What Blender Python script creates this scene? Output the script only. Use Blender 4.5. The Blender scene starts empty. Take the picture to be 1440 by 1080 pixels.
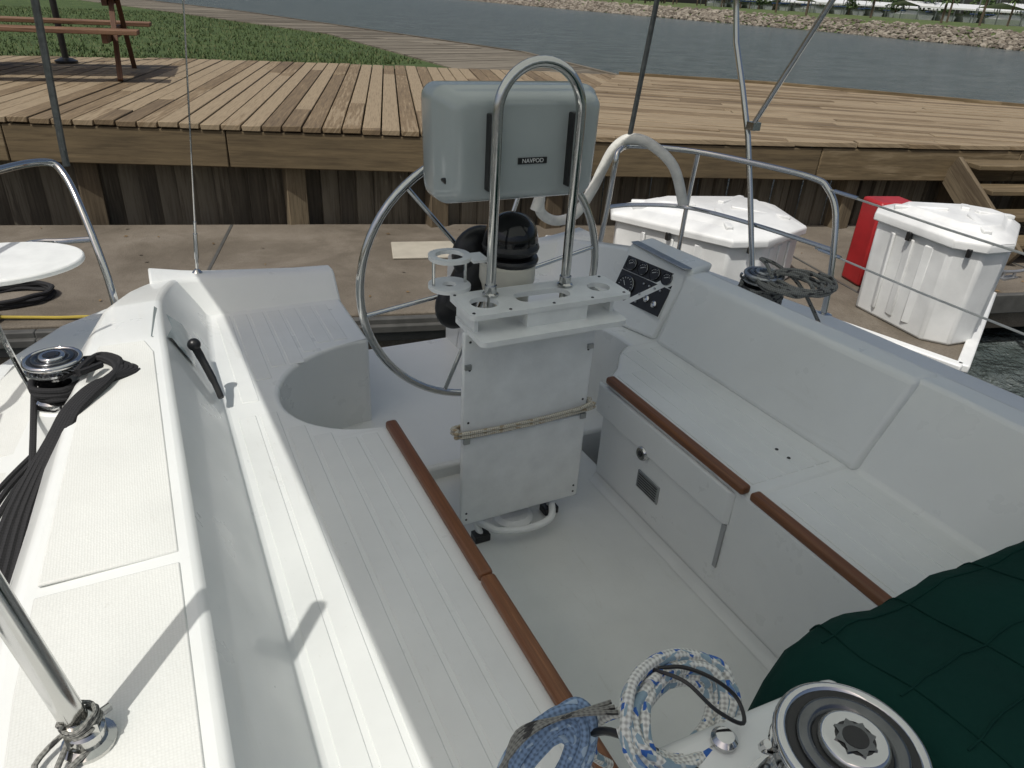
import bpy, math, random
from mathutils import Vector, Matrix, noise
random.seed(7)
S=bpy.context.scene
COL=S.collection
# ------------------------------------------------------------ builder
class B:
    def __init__(s): s.v=[];s.f=[];s.m=[];s.uv=[];s.t=[]
    def add(s,verts,faces,mat=0,uvs=None,tint=None):
        o=len(s.v); s.v+= [tuple(v) for v in verts]
        t=random.random() if tint is None else tint
        for i,f in enumerate(faces):
            s.f.append([o+k for k in f]); s.m.append(mat); s.t.append(t)
            s.uv.append(uvs[i] if uvs else None)
    def box(s,x0,x1,y0,y1,z0,z1,mat=0,rot=0,piv=None):
        v=[(x,y,z) for z in (z0,z1) for x,y in ((x0,y0),(x1,y0),(x1,y1),(x0,y1))]
        if rot:
            c=piv or ((x0+x1)/2,(y0+y1)/2); cr,sr=math.cos(rot),math.sin(rot)
            v=[(c[0]+(x-c[0])*cr-(y-c[1])*sr,c[1]+(x-c[0])*sr+(y-c[1])*cr,z) for x,y,z in v]
        s.add(v,[(3,2,1,0),(4,5,6,7),(0,1,5,4),(1,2,6,5),(2,3,7,6),(3,0,4,7)],mat)
    def prism(s,poly,z0,z1,mat=0,poly2=None,uvf=None):
        n=len(poly); q=poly2 or poly
        v=[(p[0],p[1],z0) for p in poly]+[(p[0],p[1],z1) for p in q]
        f=[tuple(range(n-1,-1,-1)),tuple(range(n,2*n))]+[(i,(i+1)%n,n+(i+1)%n,n+i) for i in range(n)]
        uv=None
        if uvf: uv=[[uvf(v[k]) for k in ff] for ff in f]
        s.add(v,f,mat,uv)
    def beam(s,a,b,w,h,mat=0,up=(0,0,1)):
        a=Vector(a);b=Vector(b);d=(b-a);L=d.length;d.normalize();u=Vector(up)
        if abs(d.dot(u))>.98:u=Vector((1,0,0))
        sd=d.cross(u).normalized();u=sd.cross(d)
        v=[]
        for e,p in enumerate((a,b)):
            for i,j in ((-1,-1),(1,-1),(1,1),(-1,1)): v.append(p+sd*i*w/2+u*j*h/2)
        f=[(3,2,1,0),(4,5,6,7),(0,1,5,4),(1,2,6,5),(2,3,7,6),(3,0,4,7)]
        per=[0,w,w+h,2*w+h,2*w+2*h]
        uvs=[]
        for ff in f:
            if ff in ((3,2,1,0),(4,5,6,7)): uvs.append([([0,w,w,0][k%4]*.1+a.x,[0,0,h,h][k%4]+a.y) for k in ff])
            else:
                ks=[k%4 for k in ff]; wrap=(0 in ks and 3 in ks)
                uvs.append([(L*(k>=4)+a.x*3.7, (per[4] if (wrap and k%4==0) else per[k%4])+a.y*2.3) for k in ff])
        s.add(v,f,mat,uvs)
    def tube(s,pts,r,mat=0,seg=10,smooth=0,closed=False,cap=True):
        P=[Vector(p) for p in pts]
        if smooth:
            Q=[];n=len(P)
            rng=range(n) if closed else range(n-1)
            for i in rng:
                if closed: p0,p1,p2,p3=P[i-1],P[i],P[(i+1)%n],P[(i+2)%n]
                else: p0=P[max(i-1,0)];p1=P[i];p2=P[i+1];p3=P[min(i+2,n-1)]
                for k in range(smooth):
                    t=k/smooth
                    Q.append(.5*((2*p1)+(p2-p0)*t+(2*p0-5*p1+4*p2-p3)*t*t+(3*p1-p0-3*p2+p3)*t**3))
            if not closed:Q.append(P[-1])
            P=Q
        n=len(P); v=[];L=0;Ls=[]
        N=None
        for i in range(n):
            if closed: T=(P[(i+1)%n]-P[i-1])
            else: T=P[min(i+1,n-1)]-P[max(i-1,0)]
            if T.length<1e-9:T=Vector((0,0,1))
            T.normalize()
            if N is None:
                a=Vector((0,0,1)) if abs(T.z)<.9 else Vector((1,0,0))
                N=T.cross(a).normalized()
            else:
                N=(N-T*N.dot(T))
                N.normalize()
            Bn=T.cross(N)
            rr=r[i*(len(r)-1)//max(n-1,1)] if isinstance(r,(list,tuple)) else r
            for k in range(seg):
                A=2*math.pi*k/seg
                v.append(P[i]+(N*math.cos(A)+Bn*math.sin(A))*rr)
            Ls.append(L); L+=(P[(i+1)%n]-P[i]).length
        f=[];uv=[]
        for i in range(n if closed else n-1):
            j=(i+1)%n; l1=Ls[i]; l2=Ls[j] if j>i else L
            for k in range(seg):
                k2=(k+1)%seg
                f.append((i*seg+k,j*seg+k,j*seg+k2,i*seg+k2)[::-1])
                uv.append([(l1,(k+1)/seg),(l2,(k+1)/seg),(l2,k/seg),(l1,k/seg)])
        if cap and not closed:
            f.append(tuple(range(seg)));uv.append([(0,0)]*seg)
            f.append(tuple((n-1)*seg+k for k in range(seg-1,-1,-1)));uv.append([(0,0)]*seg)
        s.add(v,f,mat,uv)
    def lathe(s,c,prof,mat=0,seg=32,ax=(0,0,1)):
        M=Vector(ax).to_track_quat('Z','Y').to_matrix(); c=Vector(c)
        v=[];n=len(prof)
        for r,z in prof:
            for k in range(seg):
                A=2*math.pi*k/seg
                v.append(c+M@Vector((r*math.cos(A),r*math.sin(A),z)))
        f=[(i*seg+k,i*seg+(k+1)%seg,(i+1)*seg+(k+1)%seg,(i+1)*seg+k) for i in range(n-1) for k in range(seg)]
        f.append(tuple(range(seg-1,-1,-1)));f.append(tuple((n-1)*seg+k for k in range(seg)))
        s.add(v,f,mat)
    def loft(s,rings,mat=0,close=False,caps=False):
        m=len(rings[0]);v=[p for r in rings for p in r]
        f=[]
        for i in range(len(rings)-1):
            for k in range(m if close else m-1):
                k2=(k+1)%m
                f.append((i*m+k,i*m+k2,(i+1)*m+k2,(i+1)*m+k))
        if caps:
            f.append(tuple(range(m-1,-1,-1)));f.append(tuple((len(rings)-1)*m+k for k in range(m)))
        s.add(v,f,mat)
    def ball(s,c,r,mat=0,seg=20,rings=12,sc=(1,1,1)):
        v=[];c=Vector(c)
        for i in range(rings+1):
            a=math.pi*i/rings
            for k in range(seg):
                b=2*math.pi*k/seg
                v.append((c.x+sc[0]*r*math.sin(a)*math.cos(b),c.y+sc[1]*r*math.sin(a)*math.sin(b),c.z-sc[2]*r*math.cos(a)))
        f=[(i*seg+k,i*seg+(k+1)%seg,(i+1)*seg+(k+1)%seg,(i+1)*seg+k) for i in range(rings) for k in range(seg)]
        s.add(v,f,mat)
    def obj(s,name,mats,parent=None,bevel=0,seg=2,smooth=35,recalc=True,ang=30):
        me=bpy.data.meshes.new(name); me.from_pydata(s.v,[],s.f)
        for m in mats: me.materials.append(m)
        for i,p in enumerate(me.polygons): p.material_index=s.m[i]
        me.uv_layers.new(name="UVMap"); me.color_attributes.new("tint",'FLOAT_COLOR','CORNER')
        uvf=[];cf=[]
        for i,f in enumerate(s.f):
            u=s.uv[i]
            for j in range(len(f)):
                uvf+= [u[j][0],u[j][1]] if u else [0.0,0.0]
                cf+=[s.t[i],s.t[i],s.t[i],1.0]
        me.uv_layers["UVMap"].uv.foreach_set("vector",uvf)
        me.color_attributes["tint"].data.foreach_set("color",cf)
        if recalc:
            import bmesh
            bm=bmesh.new();bm.from_mesh(me)
            bmesh.ops.recalc_face_normals(bm,faces=bm.faces); bm.to_mesh(me);bm.free()
        if smooth:
            me.shade_smooth()
            try: me.set_sharp_from_angle(angle=math.radians(smooth))
            except Exception: pass
        o=bpy.data.objects.new(name,me);COL.objects.link(o)
        if bevel:
            b=o.modifiers.new("b",'BEVEL');b.width=bevel;b.segments=seg;b.limit_method='ANGLE';b.angle_limit=math.radians(ang);b.use_clamp_overlap=False
        if parent:o.parent=parent
        return o
def empty(n,loc=(0,0,0)):
    e=bpy.data.objects.new(n,None);COL.objects.link(e);return e
# ------------------------------------------------------------ materials
class N:
    def __init__(s,name):
        s.m=bpy.data.materials.new(name);s.m.use_nodes=True;s.t=s.m.node_tree
        s.p=s.t.nodes["Principled BSDF"]
    def n(s,ty,**k):
        return s.t.nodes.new(ty)
    def l(s,a,b): s.t.links.new(a,b)
    def noise(s,scale,detail=4,vec=None,rough=.55,dist=0):
        x=s.n("ShaderNodeTexNoise");x.inputs["Scale"].default_value=scale;x.inputs["Detail"].default_value=detail
        x.inputs["Roughness"].default_value=rough;x.inputs["Distortion"].default_value=dist
        if vec is not None:s.l(vec,x.inputs["Vector"])
        return x.outputs["Fac"]
    def coord(s,kind="Object",scale=(1,1,1),rot=(0,0,0)):
        c=s.n("ShaderNodeTexCoord");mp=s.n("ShaderNodeMapping");mp.inputs["Scale"].default_value=scale;mp.inputs["Rotation"].default_value=rot
        s.l(c.outputs[kind],mp.inputs["Vector"]);return mp.outputs[0]
    def ramp(s,fac,stops):
        r=s.n("ShaderNodeValToRGB");e=r.color_ramp.elements
        while len(e)<len(stops):e.new(.5)
        for i,(p,c) in enumerate(stops):
            e[i].position=p;e[i].color=(*c,1) if len(c)==3 else c
        s.l(fac,r.inputs[0]);return r.outputs[0]
    def mix(s,f,a,b,mode='MIX'):
        x=s.n("ShaderNodeMix");x.data_type='RGBA';x.blend_type=mode
        for i,q in ((0,f),(6,a),(7,b)):
            if hasattr(q,"links"): s.l(q,x.inputs[i])
            elif i==0:x.inputs[0].default_value=q
            else:x.inputs[i].default_value=(*q,1)
        return x.outputs[2]
    def bump(s,h,st=.2,d=.01,prev=None):
        b=s.n("ShaderNodeBump");b.inputs["Strength"].default_value=st;b.inputs["Distance"].default_value=d
        s.l(h,b.inputs["Height"])
        if prev is not None:s.l(prev,b.inputs["Normal"])
        return b.outputs[0]
    def math(s,op,a,b=None,c=None):
        m=s.n("ShaderNodeMath");m.operation=op
        for i,q in enumerate((a,b,c)):
            if q is None:continue
            if hasattr(q,"links"):s.l(q,m.inputs[i])
            else:m.inputs[i].default_value=q
        return m.outputs[0]
    def set(s,col=None,rough=None,metal=None,normal=None,coat=None,spec=None):
        for k,v in (("Base Color",col),("Roughness",rough),("Metallic",metal),("Normal",normal),("Coat Weight",coat),("Specular IOR Level",spec)):
            if v is None:continue
            if hasattr(v,"links"):s.l(v,s.p.inputs[k])
            else:s.p.inputs[k].default_value=(*v,1) if isinstance(v,tuple) else v
        return s.m
def simple(name,col,rough=.5,metal=0,var=.12,sc=12,bump=0,bsc=60,coat=0):
    n=N(name);f=n.noise(sc,5,n.coord())
    lo=tuple(c*(1-var) for c in col);hi=tuple(min(1,c*(1+var*.6)) for c in col)
    c=n.ramp(f,[(.3,lo),(.7,hi)])
    nm=n.bump(n.noise(bsc,4,n.coord()),bump,.004) if bump else None
    return n.set(c,rough,metal,nm,coat)
def gel(name,col=(.765,.78,.76),rough=.32,skid=0,dirt=.5):
    n=N(name);o=n.coord()
    big=n.noise(2.2,6,o,.6);fine=n.noise(45,5,o,.7)
    c=n.ramp(big,[(.25,tuple(x*(1-.16*dirt) for x in col)),(.65,col)])
    sp=n.ramp(fine,[(.22,(.78,.76,.72)),(.36,(1,1,1))])
    c=n.mix(.7*dirt,c,sp,'MULTIPLY')
    sc=n.noise(1,6,n.coord("Object",(14,2.2,8),(0,0,.5)),.75,1.5)
    c=n.mix(.55*dirt,c,n.ramp(sc,[(.60,(1,1,1)),(.68,(.86,.85,.82)),(.73,(1,1,1))]),'MULTIPLY')
    r=n.ramp(n.noise(6,5,o),[(.3,(rough*.75,)*3),(.7,(rough*1.5,)*3)])
    if skid:
        w=n.n("ShaderNodeTexVoronoi");w.inputs["Scale"].default_value=210;w.inputs["Randomness"].default_value=.25
        n.l(o,w.inputs["Vector"])
        nm=n.bump(w.outputs["Distance"],skid,.0012)
        c=n.mix(.35,c,n.ramp(w.outputs["Distance"],[(.0,(1,1,1)),(.7,(.70,.69,.66))]),'MULTIPLY')
    else: nm=n.bump(n.noise(9,2,o),.06,.01)
    return n.set(c,r,0,nm,.0 if skid else .3)
GEL=gel("gelcoat");SKID=gel("nonskid_gelcoat",(.755,.765,.735),.6,.4,.8);SEAT=gel("seat_gelcoat",(.755,.77,.75),.42,0,.9)
SOLE=gel("sole_gelcoat",(.73,.745,.72),.5,.0,1.0)
POLY=simple("white_starboard",(.76,.775,.76),.38,0,.08,14,.15,120)
STEEL=N("stainless_steel");_o=STEEL.coord();STEEL=STEEL.set((.58,.58,.565),STEEL.ramp(STEEL.noise(30,4,_o),[(.3,(.08,)*3),(.7,(.2,)*3)]),1.0)
CHROME=N("chrome");_o=CHROME.coord();CHROME=CHROME.set((.60,.60,.60),CHROME.ramp(CHROME.noise(25,4,_o),[(.3,(.04,)*3),(.7,(.13,)*3)]),1.0)
SATIN=simple("satin_aluminium",(.42,.43,.43),.35,1.0,.15,40)
DKCHR=simple("dark_chrome",(.16,.165,.17),.22,1.0,.2,40)
BLACK=simple("black_plastic",(.012,.012,.013),.35,0,.3,20)
BLACKG=simple("black_gloss",(.010,.010,.011),.08,0,.3,20)
DKPIPE=simple("weathered_dark_tube",(.10,.11,.11),.4,.6,.3,40)
CREAM=simple("cream_paint",(.66,.63,.54),.35,0,.08)
PODM=simple("pod_grey_plastic",(.39,.43,.43),.2,0,.05,4,0,0,.5)
SCREW=simple("dark_screw",(.06,.06,.06),.35,.8,.2)
RED=simple("red_plastic",(.38,.02,.022),.4,0,.25,5)
WHITEP=simple("dockbox_fibreglass",(.74,.75,.735),.42,0,.16,4,.08,30)
FOAM=simple("white_vinyl",(.66,.65,.60),.6,0,.2,15,.5,40)
RUB=simple("rubber_fender",(.07,.07,.065),.7,0,.3,10,.2,40)
def wood(name,c1,c2,c3,gs=(2.5,45,1),rough=.75,tw=.5,bump=.35,grain=.6):
    n=N(name);u=n.coord("UV",gs)
    g=n.noise(1,8,u,.65,.4);big=n.noise(1.1,4,n.coord("Object"))
    at=n.n("ShaderNodeAttribute");at.attribute_name="tint"
    a=n.math('MULTIPLY_ADD',at.outputs["Fac"],tw,g)
    a=n.math('MULTIPLY_ADD',big,.45,a)
    c=n.ramp(a,[(.55,c1),(.92,c2),(1.0,c3)])
    fine=n.noise(1,6,n.coord("UV",(gs[0]*1.5,gs[1]*2.2,1)),.7,.2)
    c=n.mix(grain,c,n.ramp(fine,[(.36,(.42,.39,.35)),(.54,(1,1,1))]),'MULTIPLY')
    knots=n.noise(1,2,n.coord("UV",(5,14,1)))
    c=n.mix(n.ramp(knots,[(.74,(0,0,0)),(.79,(.75,.75,.75))]),c,tuple(x*.5 for x in c1))
    return n.set(c,rough,0,n.bump(g,bump,.003))
DECKW=wood("weathered_pine_decking",(.105,.074,.042),(.205,.148,.083),(.29,.225,.142),tw=.55)
BEAMW=wood("treated_pine_beam",(.09,.066,.034),(.155,.114,.060),(.22,.168,.098),(1.5,16,1),.8,.2)
DARKW=wood("dark_creosote_wood",(.055,.047,.035),(.11,.093,.068),(.17,.148,.11),(1.5,22,1),.9,.5)
POSTW=wood("piling_wood",(.07,.052,.032),(.125,.095,.058),(.17,.135,.085),(1.5,22,1),.9,.4)
TABLEW=wood("stained_picnic_wood",(.09,.042,.022),(.15,.075,.04),(.22,.125,.07),(2,30,1),.7,.3)
GREYW=wood("grey_decking",(.085,.072,.052),(.145,.125,.092),(.21,.185,.14),(2,40,1),.85,.5)
TEAK=wood("oiled_teak",(.11,.038,.014),(.20,.078,.027),(.29,.125,.048),(4,150,1),.38,.15,.15,.5)
def rope(name,base,flecks=None,str_=.6,freq=1):
    n=N(name);u=n.coord("UV",(75*freq,3,1))
    sep=n.n("ShaderNodeSeparateXYZ");n.l(u,sep.inputs[0])
    def sinw(b):
        m=n.math('MULTIPLY_ADD',sep.outputs[1],b,sep.outputs[0]);return n.math('SINE',n.math('MULTIPLY',m,6.283))
    a=sinw(1.0);b=sinw(-1.0)
    mx=n.math('ADD',n.math('MULTIPLY',n.math('MULTIPLY',a,b),.5),.5)
    c=n.ramp(mx,[(.1,tuple(x*.5 for x in base)),(.7,base)])
    if flecks:
        for kk,fc in enumerate(flecks):
            v=n.n("ShaderNodeTexVoronoi");v.inputs["Scale"].default_value=1;n.l(n.coord("UV",(75,4+kk,1)),v.inputs["Vector"])
            sp=n.n("ShaderNodeSeparateColor");n.l(v.outputs["Color"],sp.inputs[0])
            c=n.mix(n.ramp(sp.outputs[kk],[(.80,(0,0,0)),(.82,(1,1,1))]),c,fc)
    return n.set(c,.85,0,n.bump(mx,str_,.0010))
ROPEB=rope("blue_rope",(.20,.30,.46),[(.34,.44,.55)]);ROPEW=rope("white_fleck_rope",(.74,.74,.70),[(.03,.12,.42),(.25,.35,.42)])
ROPEK=rope("black_rope",(.016,.016,.018),None,.5);ROPEG=rope("grey_rope",(.24,.24,.22),[(.04,.04,.04)]);ROPET=rope("tan_rope",(.62,.58,.48),[(.35,.28,.18)])
n=N("green_canvas");o=n.coord()
wv=n.noise(700,2,o);c=n.ramp(n.noise(3,5,o),[(.3,(.003,.024,.019)),(.7,(.005,.036,.028))])
CANVAS=n.set(c,.95,0,n.bump(n.noise(6,4,o),.5,.03,n.bump(wv,.3,.001)),None,.15)
n=N("bimini_canvas")
d=n.n("ShaderNodeBsdfDiffuse");d.inputs[0].default_value=(.62,.66,.62,1);t=n.n("ShaderNodeBsdfTranslucent")
n.l(n.ramp(n.noise(200,2,n.coord()),[(.3,(.70,.745,.715)),(.7,(.77,.82,.785))]),t.inputs[0])
mx=n.n("ShaderNodeMixShader");mx.inputs[0].default_value=.46;n.l(d.outputs[0],mx.inputs[1]);n.l(t.outputs[0],mx.inputs[2])
n.l(mx.outputs[0],n.t.nodes["Material Output"].inputs[0]);BIM=n.m
n=N("dock_concrete");o=n.coord()
c=n.ramp(n.noise(1.6,7,o,.65),[(.3,(.135,.113,.086)),(.55,(.195,.168,.132)),(.75,(.26,.23,.19))])
c=n.mix(.45,c,n.ramp(n.noise(120,3,o),[(.35,(.35,.35,.35)),(.65,(1,1,1))]),'MULTIPLY')
c=n.mix(.6,c,n.ramp(n.noise(.9,6,n.coord("Object",(1,1,1),(0,0,1)),.7,1.),[(.42,(.58,.56,.52)),(.56,(1,1,1))]),'MULTIPLY')
CONC=n.set(c,.9,0,n.bump(n.noise(90,4,o),.4,.006))
n=N("river_water");o=n.coord("Object",(1,1.6,1),(0,0,.5))
w1=n.noise(1.1,5,o,.6,.6);w2=n.noise(6,5,o,.65)
nm=n.bump(w2,.8,.07,n.bump(w1,.9,.38))
WATER=n.set(n.ramp(n.noise(.9,5,o,.65),[(.35,(.060,.078,.075)),(.65,(.115,.135,.130))]),.16,0,nm,None,.5)
n=N("grass_lawn");o=n.coord()
c=n.ramp(n.noise(1.5,8,o,.7),[(.3,(.030,.055,.012)),(.55,(.055,.09,.020)),(.75,(.11,.12,.045))])
GRASS=n.set(c,.95,0,n.bump(n.noise(25,5,o),.8,.05))
n=N("far_bank_grass");o=n.coord()
c=n.ramp(n.noise(.08,8,o,.7),[(.3,(.05,.085,.02)),(.55,(.085,.115,.03)),(.75,(.15,.15,.07))])
FGRASS=n.set(c,.95,0,n.bump(n.noise(2,5,o),.6,.2))
n=N("riprap_stone");at=n.n("ShaderNodeAttribute");at.attribute_name="tint"
c=n.ramp(at.outputs["Fac"],[(0,(.09,.075,.058)),(.5,(.18,.155,.12)),(1,(.30,.27,.22))])
STONE=n.set(c,.9,0,n.bump(n.noise(4,4,n.coord()),.5,.1))
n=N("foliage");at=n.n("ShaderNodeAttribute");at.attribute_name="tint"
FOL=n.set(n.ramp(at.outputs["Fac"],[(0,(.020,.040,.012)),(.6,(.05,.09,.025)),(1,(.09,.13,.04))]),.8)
BARK=simple("bark",(.10,.075,.05),.9)

# ------------------------------------------------------------ camera
cam=bpy.data.cameras.new("camera");co=bpy.data.objects.new("camera",cam);COL.objects.link(co)
az=math.radians(27.9);pt=math.radians(28.8);ro=math.asin(.06)
Rv=Vector((math.cos(az),-math.sin(az),0));Fh=Vector((math.sin(az),math.cos(az),0));Zv=Vector((0,0,1))
Fw=Fh*math.cos(pt)-Zv*math.sin(pt);Up=Fh*math.sin(pt)+Zv*math.cos(pt)
ri=Rv*math.cos(ro)+Up*math.sin(ro);up=Up*math.cos(ro)-Rv*math.sin(ro)
M=Matrix((ri,up,-Fw)).transposed().to_4x4();M.translation=(0,0,1.62);co.matrix_world=M
cam.lens=25;cam.sensor_width=36;cam.clip_start=.05;cam.clip_end=5000;S.camera=co
# ------------------------------------------------------------ light
sd=Vector((-.42,-.24,.88)).normalized();el=math.asin(sd.z)
w=bpy.data.worlds.new("World");S.world=w;w.use_nodes=True;bg=w.node_tree.nodes["Background"]
sk=w.node_tree.nodes.new("ShaderNodeTexSky");sk.sky_type='NISHITA';sk.sun_disc=False;sk.sun_elevation=el
sk.sun_rotation=math.atan2(sd.x,sd.y);sk.dust_density=5;sk.ozone_density=.7
w.node_tree.links.new(sk.outputs[0],bg.inputs[0]);bg.inputs[1].default_value=.08
su=bpy.data.lights.new("sun",'SUN');su.energy=2.85;su.angle=math.radians(.55);su.color=(1,.975,.92)
so=bpy.data.objects.new("sun",su);COL.objects.link(so);so.rotation_euler=sd.to_track_quat('Z','Y').to_euler();so.location=(-5,-3,12)
S.view_settings.view_transform='Standard';S.view_settings.look='None';S.view_settings.exposure=0

# ============================================================ SAILBOAT
boat=empty("sailboat")
def lerp(tab,y):
    if y<=tab[0][0]:return tab[0][1]
    for (a,va),(b,vb) in zip(tab,tab[1:]):
        if y<=b:return va+(vb-va)*(y-a)/(b-a)
    return tab[-1][1]
ys=[(y,.55) for y in (-1.4,-.5,.2,.6,1.0,1.4,1.7,1.80)]
for i in range(11):
    a=math.pi/2*i/10;ys.append((2.10-.272*math.cos(a),.55-.285*math.sin(a)))
for i in range(1,13):
    a=math.pi/2*i/12;ys.append((2.10+.345*math.sin(a),.655-.39*math.cos(a)))
ys+=[(2.46,.66),(2.6,.66),(2.75,.66),(2.88,.66),(3.0,.66),(3.09,.66)]
ZC=[(-1.4,.70),(2.1,.70),(2.45,.675),(2.75,.61),(3.0,.55),(3.1,.54)]
XO=[(-1.4,-.34),(1.0,-.33),(1.4,-.29),(1.95,-.245),(2.25,-.22),(2.5,-.18),(2.75,-.13),(2.95,-.07),(3.09,.0)]
XG=[(-1.4,-.95),(1,-.82),(2,-.72),(2.6,-.58),(2.9,-.40),(3.09,-.14)]
PXC=[(-1,-.04),(1.0,-.02),(2.0,.075),(3.1,.12)];PXS=[(-1,.13),(1,.145),(2.0,.17),(2.9,.2)]
def side(mirror):
    rings=[]
    for y,xi in ys:
        zc=lerp(ZC,y);xo=lerp(XO,y);xg=lerp(XG,y)
        xsb=.095 if y<2.5 else .095+.03*min(1,(y-2.5)/.4)
        xct=-.035+ (.0 if y<2.3 else .10*((y-2.3)/.8)**2)
        if mirror:
            xct=lerp(PXC,y); xsb=lerp(PXS,y)
            xo=min(xo+lerp([(0,.14),(1,.20),(2,.24),(3.1,.1)],y),xct-.09)
            if xi<.33: xi=.33-(.33-xi)*.6
        pr=[(xi,-.08),(xi,.42),(xsb,.42),(xct,zc),(xo,zc-.008),(xo-.045,zc-.07),(min(xo-.07,-.07),.475),(xg+.03,.45),(xg,.42),(xg+.04,0),(xg+.18,-.65)]
        if mirror: pr=[(1.90-x,z) for x,z in pr]
        rings.append([(x,y,z) for x,z in pr])
    return rings
b=B();b.loft(side(False));b.loft(side(True))
b.obj("cockpit_moulding_and_hull",[GEL],boat,bevel=.013,seg=3,ang=28)
b=B()
for m in (False,True):
    r=side(m)[-1];b.add(r,[tuple(range(len(r)))])
b.box(.50,1.40,2.05,3.06,-.3,.055);b.box(.2,1.7,2.04,2.46,-.3,.052)
b.box(.2,1.7,3.02,3.10,-.55,.05)
b.obj("transom",[GEL],boat,bevel=.012)
b=B();b.box(.5,1.40,-.2,2.08,-.1,0.0)
b.obj("cockpit_sole",[SOLE],boat)
b=B()
for x,s in ((.552,1),(1.348,-1)):
    rr=[]
    for y in (.35,1.82):
        rr.append([(x,y,.03),(x+s*.006,y,.014),(x+s*.014,y,.006),(x+s*.03,y,.001)])
    b.loft(rr)
b.obj("sole_fillet",[SOLE],boat)
b=B()
for m in (0,1):
    rr=[]
    xs=[-.06,.0,.06,.12,.2,.35,.5,.6,.645,.662]
    for x in xs:
        h=lerp([(-.06,.585),(.1,.555),(.5,.525),(.662,.52)],x)
        dy=.0 if x>.2 else -.10*((.2-x)/.26)**2
        X=x if not m else 1.90-x
        rr.append([(X,2.86+dy,.40),(X,2.885+dy,.425),(X,2.92+dy,.46),(X,2.965+dy*.7,h-.01),(X,2.99+dy*.4,h),(X,3.06,h-.005),(X,3.085,h-.03),(X,3.10,.30),(X,3.12,-.5)])
    b.loft(rr,caps=True)
b.obj("helm_seat_backs",[GEL],boat,bevel=.01,seg=3,ang=40)
b=B()
def pad(x0,x1,y0,y1,z=.42,t=.0022):
    b.box(x0,x1,y0,y1,z-.004,z+t)
w_=.052;g=.012
x=.125
for i in range(6):
    x1=x+w_;e=1.80 if x1>.40 else (1.85 if x1>.31 else (1.92 if x1>.27 else 2.03))
    pad(x,x1,.42,e); x=x1+g
x=.15
for i in range(8):
    x1=x+w_
    if x1>.65:break
    s0=2.48 if x1>.5 else (2.42 if x1>.40 else (2.34 if x1>.30 else (2.26 if x1>.26 else 2.12))); pad(x,x1,s0,2.84);x=x1+g
x=1.40
for i in range(5):
    x1=x+w_
    if x1>1.715:break
    pad(x,x1,1.14,1.84 if x<1.5 else 1.99,.4245,.0020);x=x1+g
x=1.42
for i in range(5):
    x1=x+w_
    pad(x,x1,.42,1.05);x=x1+g
b.obj("seat_ribs",[SEAT],boat,bevel=.002,seg=2)
b=B()
def sbq(y0,y1,off):
    r=[]
    for y in (y0,y1):
        xct=1.90-lerp(PXC,y);xsb=1.90-lerp(PXS,y)
        r.append([(xsb-off,y,.421),(xct-off,y,.70),(xct+.085,y,.705),(xct+.085,y,.60),(xsb+.05,y,.40)])
    return r
b.loft(sbq(1.075,2.03,.022),close=True,caps=True)
b.prism([(1.352,1.09),(1.80,1.09),(1.80,2.05),(1.585,2.05),(1.52,2.0),(1.44,1.90),(1.352,1.835)],.395,.4245)
b.obj("port_seatback_panel",[GEL],boat,bevel=.02,seg=4)
b=B()
def padpoly(pts,z,t=.004):b.prism(pts,z-.003,z+t)
padpoly([(-.065,1.13),(-.065,2.0),(-.085,2.08),(-.20,2.08),(-.222,1.95),(-.265,1.4),(-.285,1.13)],.698)
padpoly([(-.065,.2),(-.065,1.10),(-.288,1.10),(-.30,.9),(-.30,.2)],.698)
b.obj("nonskid_panels",[SKID],boat,bevel=.003)
b=B()
for pts in ([( -.44,.9),(-.44,1.9),(-.66,1.9),(-.74,.9)],[(-.42,1.98),(-.36,2.55),(-.5,2.55),(-.64,1.98)]):
    b.prism(pts,.453,.466)
b.obj("side_deck_nonskid",[SKID],boat,bevel=.003)
b=B()
for o_ in (0,.014):
    b.tube([(-.352-o_,.2,.655-o_),(-.345-o_,1.0,.655-o_),(-.308-o_,1.4,.655-o_),(-.28-o_,1.75,.655-o_)],.0022,smooth=4)
b.obj("coaming_seam",[RUB],boat)
b=B()
def teak(pts,w=.036):
    for i in range(len(pts)-1): b.beam(pts[i],pts[i+1],w,.028)
teak([(.547,.36,.430),(.547,1.10,.430)]);teak([(.547,1.101,.430),(.547,1.822,.430)])
teak([(1.352,1.115,.434),(1.352,1.815,.434)]);teak([(1.366,.36,.428),(1.366,1.10,.428)])
b.obj("teak_seat_trim",[TEAK],boat,bevel=.009,seg=3)
b=B()
b.prism([(1.352,1.14),(1.352,1.87),(1.335,1.85),(1.335,1.16)],.285,.405)
b.obj("locker_door",[GEL],boat,bevel=.008,seg=3)
b=B();b.box(1.344,1.3525,1.15,1.165,.12,.285,0)  # flat grey strip, shade of the locker notch painted as colour, no recess cut
b.obj("locker_notch_shade",[simple("shadow_grey",(.35,.36,.36),.6)],boat)
b=B();b.lathe((1.35,1.555,.285),[(.026,0),(.026,.018),(.022,.024),(.012,.024),(.011,.018),(.0,.018)],0,20,(-1,0,0))
b.ball((1.328,1.555,.285),.009,1)
b.obj("locker_latch",[CHROME,BLACK],boat)
b=B();b.box(1.345,1.3515,1.455,1.575,.135,.205,0)
for i in range(6): b.box(1.3435,1.3455,1.465,1.565,.143+i*.010,.1442+i*.010,1)
b.obj("builder_plate",[SATIN,SCREW],boat,bevel=.002)
b=B()
for y in (1.20,1.25):b.lathe((1.60,y,.4268),[(.006,0),(.005,.002)],0,10)
b.obj("seat_drain_screws",[SCREW],boat)
con=empty("engine_instrument_panel")
b=B()
BL=Vector((1.63,2.34,.42));BR=Vector((1.715,2.045,.42));TR=Vector((1.835,2.02,.715));TL=Vector((1.80,2.40,.715))
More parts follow.
